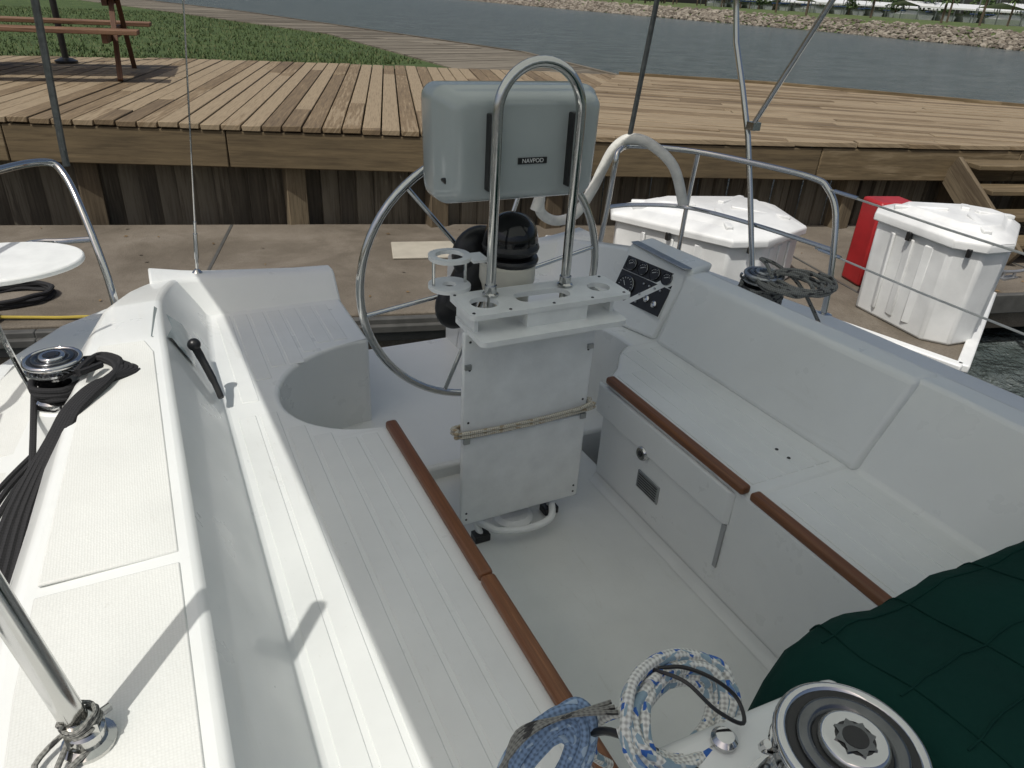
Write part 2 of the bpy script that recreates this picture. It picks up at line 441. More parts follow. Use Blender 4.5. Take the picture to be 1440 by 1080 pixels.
back=Vector((.14,.04,0))
b.add([BL,BR,TR,TL,BL+back,BR+back,TR+back,TL+back],[(0,1,2,3),(4,7,6,5),(0,4,5,1),(3,2,6,7),(0,3,7,4),(1,5,6,2)])
b.obj("console_moulding",[GEL],con,bevel=.018,seg=4)
U=((BR+TR)/2-(BL+TL)/2).normalized();V=((TL+TR)/2-(BL+BR)/2);V=(V-U*V.dot(U)).normalized();Nn=U.cross(V).normalized()
if Nn.x>0:Nn=-Nn
C=(BL+BR+TL+TR)/4
def P3(u,v,n=0):return C+U*u+V*v+Nn*n
def plate(u0,u1,v0,v1,n0,n1,mat):
    vs=[P3(u,v,n) for n in (n0,n1) for u,v in ((u0,v0),(u1,v0),(u1,v1),(u0,v1))]
    b.add(vs,[(3,2,1,0),(4,5,6,7),(0,1,5,4),(1,2,6,5),(2,3,7,6),(3,0,4,7)],mat)
b=B();plate(-.148,.133,-.068,.122,-.02,.005,3);plate(-.144,.129,-.062,.055,.004,.010,0);plate(-.144,.129,.058,.118,.004,.009,0)
for i in range(4):
    c=P3(-.105+i*.066,.088,.009);b.lathe(c,[(.0265,0),(.0265,.007),(.0245,.009),(.0235,.006),(0,.006)],4,20,Nn)
    b.lathe(c+Nn*.0065,[(.0225,0),(.0225,.0008),(0,.0009)],0,20,Nn)
    b.beam(c+Nn*.009-U*.010,c+Nn*.009+U*.008+V*.008,.0018,.001,3,Nn)
    for j in range(5):
        a=math.radians(150-j*30);b.beam(c+Nn*.009+(U*math.cos(a)+V*math.sin(a))*.015,c+Nn*.009+(U*math.cos(a)+V*math.sin(a))*.019,.0012,.001,3,Nn)
c=P3(-.085,-.002,.010);b.lathe(c,[(.045,0),(.045,.008),(.042,.011),(.041,.008),(0,.008)],4,28,Nn);b.lathe(c+Nn*.008,[(.040,0),(.040,.001),(0,.001)],0,28,Nn)
for i in range(13):
    a=math.radians(225-i*22.5);b.beam(c+Nn*.0098+(U*math.cos(a)+V*math.sin(a))*.030,c+Nn*.0098+(U*math.cos(a)+V*math.sin(a))*.036,.0016,.001,3,Nn)
b.beam(c+Nn*.010,c+Nn*.010-U*.016+V*.018,.0018,.001,3,Nn)
for u,v in ((0,.035),(.03,.035),(.06,.035),(.09,.035),(0,-.01),(0,-.045)):b.lathe(P3(u,v,.010),[(.0045,0),(.0045,.006),(.003,.008)],1,12,Nn)
for u,v in ((.045,-.016),(.09,-.024)):b.lathe(P3(u,v,.010),[(.014,0),(.014,.008),(.009,.012),(.008,.006)],2,16,Nn)
b.obj("gauges_and_switches",[BLACK,SATIN,CHROME,WHITEP,DKCHR],con)
b=B();b.box(1.795,1.835,2.03,2.39,.716,.722,0);b.obj("console_lid",[SATIN],con,bevel=.003)
b=B();b.add([(-.068,2.10,.702),(-.05,2.36,.690),(.02,2.40,.60),(.045,2.42,.53),(.035,2.15,.56),(-.015,2.12,.68)],[(0,1,2,5),(5,2,3,4)])
b.obj("clear_cover_plate",[simple("pocket_grey",(.36,.42,.43),.12)],boat)
b=B();b.tube([(.045,2.20,.60),(.058,2.19,.56),(.080,2.14,.50),(.09,2.10,.465)],[.013,.012,.010,.009],0,10,5);b.ball((.042,2.205,.61),.020,0)
b.obj("engine_stop_handle",[BLACK],boat)
# ============ table + pedestal
tb=empty("folding_cockpit_table")
b=B()
b.box(.722,1.165,1.668,1.686,.42,.775);b.box(.722,1.165,1.664,1.682,.082,.417)
b.obj("table_leaves",[POLY],tb,bevel=.006,seg=3)
b=B();b.box(.86,1.06,1.688,1.83,.12,.765);b.box(.73,1.16,1.688,1.705,.60,.76);b.obj("table_body",[POLY],tb,bevel=.01)
b=B()
for x in (.742,1.146):
    for z in (.105,.13,.475,.655,.745):b.lathe((x,1.668 if z>.42 else 1.664,z),[(.004,0),(.003,.002)],0,10,(0,-1,0))
for x in (.735,1.15):b.box(x-.010,x+.010,1.657,1.666,.405,.425,1);b.box(x-.010,x+.010,1.660,1.669,.66,.675,1)
b.obj("table_screws",[SCREW,SATIN],tb)
b=B()
for dz in (0,.0125):
    b.tube([(.716,1.657,.435+dz),(.94,1.655,.430+dz),(1.171,1.657,.44+dz),(1.174,1.672,.442+dz),(1.171,1.695,.443+dz),(.94,1.697,.44+dz),(.716,1.695,.438+dz),(.712,1.675,.436+dz)],.0062,0,10,6,True)
b.tube([(1.10,1.650,.450),(1.13,1.648,.455),(1.168,1.652,.463)],.006,0,8,4)
b.obj("table_lashing",[ROPET],tb)
ped=empty("steering_pedestal")
b=B();b.lathe((.965,1.90,.05),[(.13,0),(.13,.02),(.085,.05),(.075,.10),(.072,.72),(.08,.76),(.088,.78),(.088,.83),(.078,.84)],0,32)
b.obj("pedestal_column",[CREAM],ped)
b=B();b.lathe((.972,1.90,.885),[(.086,0),(.09,.012),(.086,.02)],0,32)
b.ball((.972,1.90,.955),.085,1,32,18);b.ball((.972,1.90,.935),.090,0,28,10,(1,1,.45))
b.tube([(.972+.089*math.cos(a),1.90,.945+.089*math.sin(a)) for a in [math.pi*i/16 for i in range(17)]],.007,0,8)
b.obj("compass",[BLACK,BLACKG],ped)
b=B();b.tube([(.80,1.66,.012),(.80,1.70,.05),(.84,1.62,.062),(.94,1.60,.055),(1.03,1.61,.062),(1.085,1.70,.05),(1.085,1.72,.012)],.012,0,10,6)
b.lathe((.945,1.72,0),[(.07,0),(.07,.02),(.055,.035)],0,28)
b.obj("foot_rest",[POLY],ped,bevel=.0)
b=B()
for x,y in ((.80,1.67),(1.085,1.71)):b.box(x-.028,x+.028,y-.022,y+.022,0,.028)
b.obj("foot_pads",[BLACK],ped,bevel=.004)
b=B()
arc=[(.838,1.75,.78),(.838,1.75,1.0),(.838,1.75,1.345)]+[(.963-.125*math.cos(a),1.75,1.345+.125*math.sin(a)) for a in [math.pi*i/20 for i in range(1,20)]]+[(1.088,1.75,1.345),(1.088,1.75,1.0),(1.088,1.75,.78)]
b.tube(arc,.0145,0,16)
for x in (.838,1.088):
    b.lathe((x,1.75,.846),[(.024,0),(.024,.005),(.018,.009),(.018,.03)],0,20)
b.obj("pedestal_guard",[STEEL],ped)
pod=empty("chartplotter_pod")
def rrect(cx,cz,w,h,r,y,n=6,tap=0):
    pts=[]
    for q,(sx,sz) in enumerate(((1,1),(-1,1),(-1,-1),(1,-1))):
        for i in range(n+1):
            a=math.pi/2*(q+i/n)
            X=sx*(w/2-r)+r*math.cos(a);Z=sz*(h/2-r)+r*math.sin(a)
            X*=1+tap*Z
            pts.append((cx+X,y,cz+Z))
    return pts
b=B()
prof=[(1.792,.74),(1.7935,.80),(1.799,.85),(1.812,.895),(1.84,.935),(1.865,.965),(1.872,.99),(1.885,1.0),(1.95,1.0),(1.968,.985),(1.975,.95)]
b.loft([rrect(.960,1.243,.505*s_,.315*(s_ if s_>.9 else s_-.02),.042*s_,y,7,.12) for y,s_ in prof],close=True,caps=True)
b.obj("pod_housing",[PODM],pod,smooth=50)
b=B()
for x,z in ((.742,1.335),(.732,1.16),(1.178,1.335),(1.178,1.16)):
    b.lathe((x,1.868,z),[(.010,0),(.010,.034),(.006,.036)],0,14,(0,-1,0))
b.box(.925,1.015,1.788,1.793,1.205,1.222,0)
b.obj("pod_bolts_and_badge",[SCREW],pod)
cu=bpy.data.curves.new("badge_text",'FONT');cu.body="NAVPOD";cu.size=.0165;cu.extrude=.0004;cu.align_x='CENTER';cu.align_y='CENTER'
to=bpy.data.objects.new("badge_text",cu);COL.objects.link(to);to.location=(.970,1.7872,1.2135);to.rotation_euler=(math.pi/2,0,0);cu.materials.append(WHITEP);to.parent=pod
b=B()
for x in (.838,1.088):
    b.box(x-.012,x+.012,1.765,1.80,1.14,1.34)
b.obj("pod_clamps",[BLACK],pod,bevel=.003)
wh=empty("steering_wheel")
WC=Vector((.985,2.10,.75));WR=.440
b=B();b.tube([WC+Vector((math.cos(a)*WR,0,math.sin(a)*WR)) for a in [2*math.pi*i/72 for i in range(72)]],.0135,0,12,0,True)
for i in range(6):
    a=math.radians(10+60*i);b.tube([WC+Vector((math.cos(a)*.04,-.03,math.sin(a)*.04)),WC+Vector((math.cos(a)*WR,0,math.sin(a)*WR))],.0075,0,10)
b.lathe(WC+Vector((0,.02,0)),[(.05,0),(.055,.02),(.05,.05),(.025,.07),(.02,.09)],0,24,(0,-1,0))
b.obj("wheel_rim_and_spokes",[STEEL],wh)
b=B();b.ball(WC+Vector((-.06,-.07,.12)),.095,0,24,14,(1.,.5,1.0));b.ball(WC+Vector((-.13,-.05,-.06)),.075,0,20,12,(1,.5,1.1));b.tube([WC+Vector((-.06,-.07,.1)),WC+Vector((-.13,-.05,-.06))],.06,0,12)
b.obj("hub_cover",[BLACK],wh)
tr=empty("cup_holder_tray")
def holed(b,cx0,cx1,cy0,cy1,z0,z1,holes,corner=.02,mat=0):
    from mathutils.geometry import delaunay_2d_cdt
    def rr(x0,x1,y0,y1,r,n=8):
        p=[]
        for q,(sx,sy) in enumerate(((1,1),(-1,1),(-1,-1),(1,-1))):
            for i in range(n+1):
                a=math.pi/2*(q+i/n);p.append(((x1 if sx>0 else x0)-sx*r+r*math.cos(a),(y1 if sy>0 else y0)-sy*r+r*math.sin(a)))
        return p
    loops=[rr(cx0,cx1,cy0,cy1,corner)]
    for h in holes: loops.append(rr(*h[:4],h[4]))
    V2=[];E=[]
    for lp in loops:
        o=len(V2);V2+=[Vector(p) for p in lp];E+=[(o+i,o+(i+1)%len(lp)) for i in range(len(lp))]
    vv,ee,ff,_,_,_=delaunay_2d_cdt(V2,E,[],0,1e-6)
    def inside(p,lp):
        c=False;n=len(lp)
        for i in range(n):
            a=lp[i];q=lp[i-1]
            if (a[1]>p[1])!=(q[1]>p[1]) and p[0]<(q[0]-a[0])*(p[1]-a[1])/(q[1]-a[1])+a[0]:c=not c
        return c
    F=[]
    for f in ff:
        c=sum((vv[i] for i in f),Vector((0,0)))/len(f)
        if inside(c,loops[0]) and not any(inside(c,l) for l in loops[1:]):F.append(f)
    n=len(vv)
    b.add([(v.x,v.y,z0) for v in vv]+[(v.x,v.y,z1) for v in vv],[tuple(reversed(f)) for f in F]+[tuple(n+i for i in f) for f in F],mat)
    for lp in loops:
        m=len(lp);b.add([(x,y,z0) for x,y in lp]+[(x,y,z1) for x,y in lp],[(i,(i+1)%m,m+(i+1)%m,m+i) for i in range(m)],mat)
def circ(cx,cy,r):return (cx-r,cx+r,cy-r,cy+r,r*.999)
b=B()
holed(b,.725,1.255,1.625,1.80,.828,.843,[circ(.80,1.71,.042),circ(1.185,1.71,.036),(.90,1.075,1.672,1.745,.03)],.02)
holed(b,.735,1.215,1.575,1.78,.768,.784,[],.02)
b.box(.90,1.10,1.63,1.68,.784,.828)
for x in (.75,1.20):b.box(x-.006,x+.006,1.65,1.78,.784,.828)
holed(b,.688,.812,1.79,1.91,.932,.944,[circ(.75,1.85,.042)],.055)
holed(b,.688,.812,1.79,1.91,.842,.854,[circ(.75,1.85,.020)],.055)
b.box(.795,.845,1.78,1.85,.935,.943)
b.obj("tray_plates",[POLY],tr,smooth=30)
b=B()
for x in (.70,.80):b.tube([(x,1.85,.85),(x,1.85,.935)],.005,0,8)
for x,y in ((.74,1.645),(.85,1.64),(.99,1.64),(1.12,1.64),(1.235,1.645),(1.235,1.785),(.74,1.785)):b.lathe((x,y,.843),[(.005,0),(.004,.002)],1,8)
b.obj("tray_hardware",[STEEL,SCREW],tr)
# ============ winches
def winch(name,c,s,mats=(CHROME,SATIN,BLACK,DKCHR)):
    b=B();x,y,z=c
    b.lathe(c,[(.080*s,0),(.082*s,.006*s),(.078*s,.022*s),(.066*s,.030*s),(.056*s,.05*s),(.054*s,.075*s),(.058*s,.095*s),(.074*s,.108*s)],0,40)
    b.lathe((x,y,z+.108*s),[(.076*s,0),(.079*s,.004*s),(.078*s,.010*s),(.060*s,.013*s),(.058*s,.020*s),(.074*s,.023*s),(.0790*s,.026*s),(.0805*s,.030*s),(.0795*s,.0345*s),(.0765*s,.038*s),(.0725*s,.0395*s),(.0690*s,.0385*s),(.0665*s,.035*s)],0,64)
    b.lathe((x,y,z+.1435*s),[(.0675*s,0),(.0672*s,.0003),(.060*s,-.003),(.055*s,.0005)],2,48)
    b.lathe((x,y,z+.1425*s),[(.0575*s,0),(.0572*s,.004*s),(.055*s,.0065*s),(.050*s,.0075*s),(.044*s,.006*s),(.040*s,.001*s),(.034*s,.0005*s)],3,48)
    b.lathe((x,y,z+.144*s),[(.0365*s,0),(.0362*s,.007*s),(.034*s,.0105*s),(.030*s,.012*s),(.027*s,.011*s)],0,36)
    b.lathe((x,y,z+.1545*s),[(.0272*s,-.002),(.0270*s,.0004),(.018*s,.0005)],2,24)
    n=16;pts=[]
    for i in range(n):
        a=2*math.pi*i/n;r=(.0225 if i%2 else .0165)*s;pts.append((x+r*math.cos(a),y+r*math.sin(a)))
    b.prism(pts,z+.152*s,z+.1565*s,3)
    b.lathe((x,y,z+.1564*s),[(.0135*s,0),(.0134*s,.0006*s),(.0,.0007*s)],2,20)
    for i in range(28):
        a=2*math.pi*i/28
        b.beam((x+.062*s*math.cos(a),y+.062*s*math.sin(a),z+.1205*s),(x+.075*s*math.cos(a+.12),y+.075*s*math.sin(a+.12),z+.119*s),.003*s,.003*s,1)
    b.tube([(x-.058*s,y+.04*s,z+.112*s),(x-.078*s,y+.045*s,z+.125*s),(x-.080*s,y+.040*s,z+.140*s)],.005*s,0,8,4)
    return b.obj(name,list(mats),smooth=40)
winch("sheet_winch",(.53,.235,.85),.94)
b=B();b.lathe((-.295,1.95,.45),[(.105,0),(.095,.05),(.082,.15),(.078,.165),(.07,.17)],0,36);b.obj("winch_pedestal",[GEL],boat)
winch("sheet_winch",(-.295,1.95,.62),.86)
winch("sheet_winch",(2.04,1.86,.60),.95,(SATIN,SATIN,BLACK,DKCHR))
b=B();b.lathe((2.04,1.86,.44),[(.11,0),(.10,.08),(.09,.155),(.085,.16)],0,30);b.obj("winch_pedestal_port",[GEL],boat)
def coilpts(c,r,turns,ax,jit=.012,seed=0,ell=1.0,spread=.02,per=14):
    rnd=random.Random(seed);q=Vector(ax).to_track_quat('Z','Y').to_matrix();out=[];c=Vector(c)
    for i in range(int(turns*per)):
        a=2*math.pi*i/per;t=i/per
        rr=r*(1+rnd.uniform(-1,1)*.06)
        out.append(c+q@Vector((rr*math.cos(a),rr*ell*math.sin(a),(t/turns-.5)*spread+rnd.uniform(-jit,jit)*.5)))
    return out
def loopc(c,u,v,r1,r2,turns,seed,jit,drift,ph=0):
    rnd=random.Random(seed);c=Vector(c);u=Vector(u).normalized();v=Vector(v);v=(v-u*v.dot(u)).normalized();w3=u.cross(v);out=[];per=12
    for i in range(int(turns*per)+1):
        a=2*math.pi*i/per+ph;k=i/per
        out.append(c+u*math.cos(a)*r1*(1+rnd.uniform(-.05,.05))+v*math.sin(a)*r2*(1+rnd.uniform(-.05,.05))+w3*rnd.uniform(-jit,jit)+Vector(drift)*k)
    return out
b=B();b.tube(coilpts((2.04,1.86,.655),.078,7,(0,0,1),.004,1,1,.08),.007,0,8,3)
for k in range(8):
    b.tube(loopc((2.05+.010*k,1.76-.004*k,.725+.002*k),(.5,-.6,.0),(.6,.5,.25),.10+.01*(k%3),.06,1.1,40+k,.010,(0,0,0),k),.007,0,8,4)
b.tube([(2.0,1.78,.75),(2.02,1.84,.78),(2.05,1.90,.78),(2.10,1.85,.76),(2.13,1.74,.70),(2.18,1.6,.52)],.007,0,8,6)
b.obj("coiled_genoa_sheet",[ROPEG])
b=B()
b.tube(coilpts((-.295,1.95,.672),.062,3,(0,0,1),.002,4,1,.035),.008,0,8,3)
for k in range(6):
    o=k*.014;q=k*.010
    b.tube([(-.24-q,1.99,.71),(-.185+q,1.965,.715-o*.4),(-.155+q,1.90,.714-q*.4),(-.175-q*.5,1.83,.714),(-.215-q,1.76,.710-q*.3),(-.255-q,1.69,.690-q*.6),(-.325-q*1.3,1.55,.58),(-.36-o,1.40,.51+q*.3),(-.385-o,1.22,.49),(-.385-o*.5,1.05,.487),(-.37-o,.92,.487)],.0095,0,8,5)
b.tube([(-.355,1.97,.66),(-.365,1.8,.58),(-.37,1.6,.53),(-.385,1.35,.50),(-.40,1.1,.49),(-.40,.6,.49)],.008,0,8,5)
b.tube([(-.19,1.92,.72),(-.24,1.86,.735),(-.20,1.99,.715),(-.15,1.95,.715),(-.16,1.88,.712),(-.22,1.80,.712)],.009,0,8,5)
for k in range(3):
    b.tube([(-.30-.03*k,2.1,.50),(-.38,1.95-.03*k,.49),(-.47+.02*k,1.75,.485),(-.50,1.5-.04*k,.485),(-.46,1.3,.485),(-.42,1.25,.5)],.007,0,8,5)
b.obj("black_jib_sheet",[ROPEK])
# ============ cabin aft end, ropes, canvas
cab=empty("cabin_top")
b=B()
b.prism([(-.3,-1.4),(2.2,-1.4),(2.2,.33),(-.3,.33)],.30,.60)
b.prism([(.20,-.5),(.76,-.5),(.735,.392),(.375,.402),(.34,.36)],.55,.852,0,[(.24,-.5),(.73,-.5),(.705,.372),(.40,.385),(.36,.34)])
b.box(.10,1.80,.30,.36,-.1,.60)
b.obj("bulkhead_and_winch_base",[GEL],cab,bevel=.018,seg=4)
b=B()
for (x,y) in ((.445,.335),(.66,.345),(.60,.355)):
    b.lathe((x,y,.852),[(.006,0),(.006,.002)],0,10)
b.lathe((.53,.235,.8505),[(.083,0),(.083,.003)],1,40)
b.lathe((.50,.352,.853),[(.016,0),(.016,.006),(.011,.011),(.005,.012)],1,20)
b.obj("bulkhead_fittings",[SCREW,CHROME],cab)
ax1=(.85,.25,-.10);ax2=(-.20,.75,.42)
b=B()
for k in range(10):
    b.tube(loopc((.468+.003*(k%4),.405-.003*(k%5),.848+.0045*(k%5)),ax1,ax2,.066+.0040*k,.036+.0035*k,1.15,10+k,.006,(.002,0,.002),k*1.9),.0070,0,12,6)
b.tube([(.415,.43,.86),(.395,.455,.82),(.40,.465,.74),(.43,.46,.70)],.0070,0,12,4)
b.obj("coiled_white_halyard",[ROPEW])
b=B()
for k in range(10):
    b.tube(loopc((.308+.004*(k%4),.442+.003*(k%3),.790+.004*(k%4)),(.55,.15,.50),(-.5,.5,.45),.046+.004*k,.018+.0028*k,1.2,30+k,.005,(.002,.0,.0),k*2.3),.0060,0,12,6)
b.obj("coiled_blue_halyard",[ROPEB])
b=B()
b.tube([(.465,.445,.893),(.49,.43,.900),(.52,.405,.892),(.54,.38,.875),(.53,.355,.865),(.50,.375,.882),(.48,.41,.900),(.46,.44,.897),(.455,.46,.882),(.49,.46,.882)],.0026,0,8,6)
b.tube([(.415,.37,.858),(.395,.395,.862),(.38,.425,.847),(.37,.45,.81)],.005,0,8,4)
b.obj("black_lashing_line",[BLACK])
b=B()
for k in range(3):
    b.tube([(.22+.01*k,.42,.84),(.28,.45+.006*k,.855),(.34,.455,.858),(.40,.43+.008*k,.864)],.003,0,8,6)
b.obj("grey_reefing_line",[ROPEG])
b=B()
xs=[.68+i*.03 for i in range(50)];rings=[]
for x in xs:
    t=(x-.68);end=min(1,t/.16)
    yed=.478+.012*math.sin(x*7)+.016*math.sin(x*3.1)-(1-end)*.015
    top=.785+.03*math.sin((x-.6)*2.0)+.012*math.sin(x*11)
    ring=[]
    prof=[(yed-.01,.55),(yed,.62),(yed+.004,.69),(yed,.74),(yed-.012,.768),(yed-.04,.785),(yed-.09,.80),(yed-.16,.812),(yed-.25,.82),(yed-.35,.83),(yed-.5,.835),(yed-.8,.83),(yed-1.2,.80)]
    for (y,z) in prof:
        z2=z+(top-.785)*(1 if z>.7 else .3)
        w=.010*noise.noise(Vector((x*5,y*5,z*5)))+.004*noise.noise(Vector((x*19,y*19,3)))
        fall=max(0,1-t/.07)
        ring.append((x+ .02*noise.noise(Vector((y*6,z*6,1))),y+w,z2+w*1.5-(.16*fall*fall)))
    rings.append(ring)
b.loft(rings)
b.obj("green_canvas_cover",[CANVAS],smooth=80)
CG=bpy.data.objects["green_canvas_cover"]
b=B()
for i in range(4,50,6):
    b.tube([Vector(p)+Vector((0,0,.0008)) for p in rings[i][3:]],.0016,0,6,3)
for j in (5,7,8,9,10):
    b.tube([Vector(r[j])+Vector((0,0,.0008)) for r in rings[3:]],.0016,0,6)
b.obj("quilt_seams",[CANVAS],CG)
# ============ rails
b=B()
b.tube([(2.05,3.0,.45),(2.04,2.95,.70),(2.03,2.91,.92),(2.06,2.93,.985),(2.15,2.93,1.0),(2.37,2.75,1.0),(2.50,2.48,.995),(2.585,2.22,.985),(2.605,2.14,.955),(2.60,2.06,.86),(2.585,1.99,.60),(2.58,1.97,.43)],.0135,0,12,5)
b.tube([(2.45,2.84,.43),(2.41,2.79,.75),(2.38,2.74,1.0)],.012,0,10,3)
b.tube([(2.045,2.96,.70),(2.2,2.93,.71),(2.41,2.78,.72),(2.53,2.45,.72),(2.595,2.03,.72)],.010,0,10,6)
for p in ((2.05,3.0,.44),(2.45,2.84,.44),(2.58,1.97,.44)):b.lathe(p,[(.035,0),(.035,.008),(.02,.014)],0,20)
b.obj("stern_pulpit",[STEEL])
b=B()
b.tube([(-.185,2.80,.50),(-.19,2.84,.62),(-.235,3.0,.85),(-.275,3.11,.955),(-.32,3.12,.99),(-.44,2.98,1.0),(-.60,2.65,1.0),(-.70,2.25,.98),(-.72,2.12,.9),(-.72,2.05,.43)],.0135,0,12,5)
b.tube([(-.215,2.93,.75),(-.30,2.93,.75),(-.45,2.90,.75),(-.66,2.4,.75)],.010,0,10,4)
b.obj("stern_pulpit",[STEEL])
b=B();b.prism([(-.50+.27*math.cos(a),2.66+.20*math.sin(a)) for a in [2*math.pi*i/48 for i in range(48)]],.765,.785)
b.obj("pulpit_seat",[POLY],bevel=.006)
b=B()
for z0,z1 in ((.955,.93),(.70,.68)):
    b.tube([(2.60,2.12,z0),(2.60,1.6,z0-.012),(2.62,.6,z1),(2.64,-.8,z1)],.0045,1,8)
    b.tube([(2.60,2.10,z0),(2.60,1.98,z0)],.008,0,8)
b.tube([(2.64,-.8,.43),(2.64,-.8,.96)],.0125,0,10)
b.tube([(-.72,2.1,.93),(-.80,.4,.95),(-.86,-1.0,.95)],.0035,0,8)
b.obj("lifeline",[STEEL,FOAM])
b=B();b.tube([(1.68,3.0,.77),(1.69,3.0,.69),(1.79,3.02,.635),(1.9,3.02,.66),(1.98,3.01,.78),(2.02,3.0,.88),(2.06,2.98,.98),(2.12,2.95,1.03),(2.19,2.88,1.02),(2.27,2.77,.93),(2.31,2.70,.76)],.025,0,14,6)
b.tube([(1.68,3,.76),(1.66,3.0,.70)],.028,0,12)
b.obj("rescue_sling",[FOAM])
b=B()
b.tube([(-.203,.78,.71),(-.245,.81,.95),(-.34,.88,1.5)],.017,0,14)
b.lathe((-.20,.778,.702),[(.034,0),(.034,.006),(.024,.010),(.024,.03),(.020,.034)],0,22)
b.box(-.222,-.182,.762,.795,.715,.75,0)
b.tube([(-.203,.78,.735),(-.17,.80,.733)],.006,0,8)
b.tube(coilpts((-.203,.78,.748),.022,3,(-.2,.1,1),.003,5,1,.02),.003,1,6,3)
b.tube([(-.19,.765,.712),(-.24,.73,.712),(-.26,.76,.715),(-.22,.79,.72),(-.25,.70,.712)],.004,1,8,5)
b.obj("dodger_frame_leg",[STEEL,ROPEG])
b=B();b.tube([(-.345,2.02,.46),(-.40,2.05,.75),(-.47,2.1,1.3)],.007,1,8)
b.lathe((-.345,2.02,.45),[(.02,0),(.02,.01),(.010,.02),(.010,.05)],1,14)
b.obj("side_shroud",[BLACK,STEEL])
b=B()
p0=Vector((.118,3.02,.555));p1=Vector((.207,2.85,1.54));d=(p1-p0)
b.tube([p0,p0+d*8],.0032,0,8);b.tube([p0+d*.02,p0+d*.22],.006,0,10);b.tube([p0+d*.06,p0+d*.17],.0085,0,10)
b.lathe(p0-Vector((0,0,.01)),[(.02,0),(.02,.01),(.01,.02)],0,12)
b.obj("backstay",[STEEL])
bim=empty("bimini")
b=B()
b.tube([(-.262,3.18,.96),(-.262,3.19,1.02),(-.22,2.95,1.52),(-.18,2.66,2.07)],.0125,0,10)
b.obj("rear_strut_starboard",[DKPIPE],bim)
b=B();b.tube([(2.12,2.95,1.02),(2.14,2.9,1.62),(2.15,2.62,2.07)],.0125,0,10);b.obj("rear_strut_port",[DKPIPE],bim)
b=B()
b.tube([(2.51,2.34,.44),(2.50,2.56,1.10),(2.50,2.80,1.64),(2.48,2.62,2.05)],.0135,0,12,3)
b.tube([(2.50,2.545,1.15),(2.40,2.17,1.66),(2.33,1.87,2.07)],.0115,0,12)
b.box(2.48,2.525,2.52,2.565,1.13,1.165,0)
for y in (-.25,1.3,2.60):
    b.tube([(-.44,y,2.02),(-.2,y,2.055),(.95,y,2.10),(2.1,y,2.055),(2.44,y,2.01)],.012,0,10,4)
b.obj("bimini_frame",[STEEL],bim)
b=B();rings2=[]
for i in range(12):
    y=-.32+i*2.97/11
    xl=-.485-.10*(y/2.65);xr=2.52
    rings2.append([(x,y,2.10-.115*((x-.95)/1.57)**2+.016) for x in [xl+k*(xr-xl)/16 for k in range(17)]])
b.loft(rings2);b.obj("bimini_top",[BIM],bim)

# ============================================================ DOCK
D=Vector((.9645,-.264,0))
fd=empty("floating_dock")
b=B()
b.prism([(-12,7.2),(-12,9.4),(-1.07,6.52),(1.84,5.72),(5.84,4.55),(16,1.75),(16,.2),(5.36,2.87),(1.59,3.83),(-.7,4.40)],-.45,-.15,0)
b.prism([(3.70,3.33),(4.02,2.10),(5.42,2.84),(5.3,2.90)],-.40,-.146,0)
b.obj("dock_slabs",[CONC],fd,bevel=.01)
b=B()
for x0,y0,x1,y1 in ((.55,6.05,.05,4.23),(2.6,5.5,2.15,3.7),(4.8,4.85,4.45,3.1),(6.6,4.4,6.3,2.65),(-1.6,6.6,-2.1,4.9)):
    b.beam((x0,y0,-.1475),(x1,y1,-.1475),.022,.003)
b.obj("dock_joints",[RUB],fd)
b=B()
pts=[(-12,7.16),(-.7,4.36),(1.59,3.79),(3.72,3.26)]
for a,c in zip(pts,pts[1:]):
    b.beam((a[0],a[1],-.235),(c[0],c[1],-.235),.05,.15);b.beam((a[0],a[1]-.03,-.22),(c[0],c[1]-.03,-.22),.05,.05)
b.beam((5.42,2.81,-.22),(16,.15,-.22),.05,.15)
b.obj("dock_edge_fender",[RUB],fd,bevel=.008)
b=B();b.beam((3.68,3.30,-.14),(4.02,2.07,-.14),.07,.05);b.beam((4.02,2.07,-.14),(5.42,2.80,-.14),.07,.05)
b.obj("dock_corner_trim",[WHITEP],fd,bevel=.01)
b=B();b.prism([(1.52,4.86),(1.98,4.74),(2.10,5.10),(1.62,5.22)],-.149,-.132);b.obj("dock_hatch",[simple("hatch_cream",(.42,.39,.32),.7,0,.2,4)],fd,bevel=.006)
b=B();b.tube([(-.9,4.55,-.13),(-.6,4.45,-.135),(-.35,4.35,-.135),(-.2,4.2,-.22),(-.15,4.15,-.6)],.010,0,8,4)
b.tube([(1.55,3.9,-.13),(1.6,3.78,-.14),(1.5,3.5,-.3),(1.3,3.15,-.1)],.012,0,8,4);b.obj("dock_line_yellow",[simple("yellow_plastic",(.38,.29,.04),.5)],fd)
GALV=simple("galvanised",(.35,.36,.37),.5,.8)
def cleat(c):
    b=B();c=Vector(c)
    for s in (-.05,.05):b.tube([c+D*s,c+D*s+Vector((0,0,.05))],.012,0,10)
    b.tube([c-D*.13+Vector((0,0,.065)),c-D*.06+Vector((0,0,.055)),c+D*.06+Vector((0,0,.055)),c+D*.13+Vector((0,0,.065))],.013,0,10,4)
    b.box(c.x-.09,c.x+.09,c.y-.03,c.y+.03,c.z-.002,c.z+.01)
    return b.obj("dock_cleat",[GALV])
cleat((-1.1,4.75,-.148));cleat((5.95,3.0,-.148));cleat((.3,4.35,-.148))
b=B()
b.tube(coilpts((-.85,4.85,-.12),.22,5,(0,0,1),.02,77,.7,.05),.012,0,8,3)
b.tube(coilpts((-1.05,4.55,-.12),.15,4,(0,0,1),.03,78,.9,.05),.012,0,8,3)
b.obj("dock_hose_coil",[ROPEK])
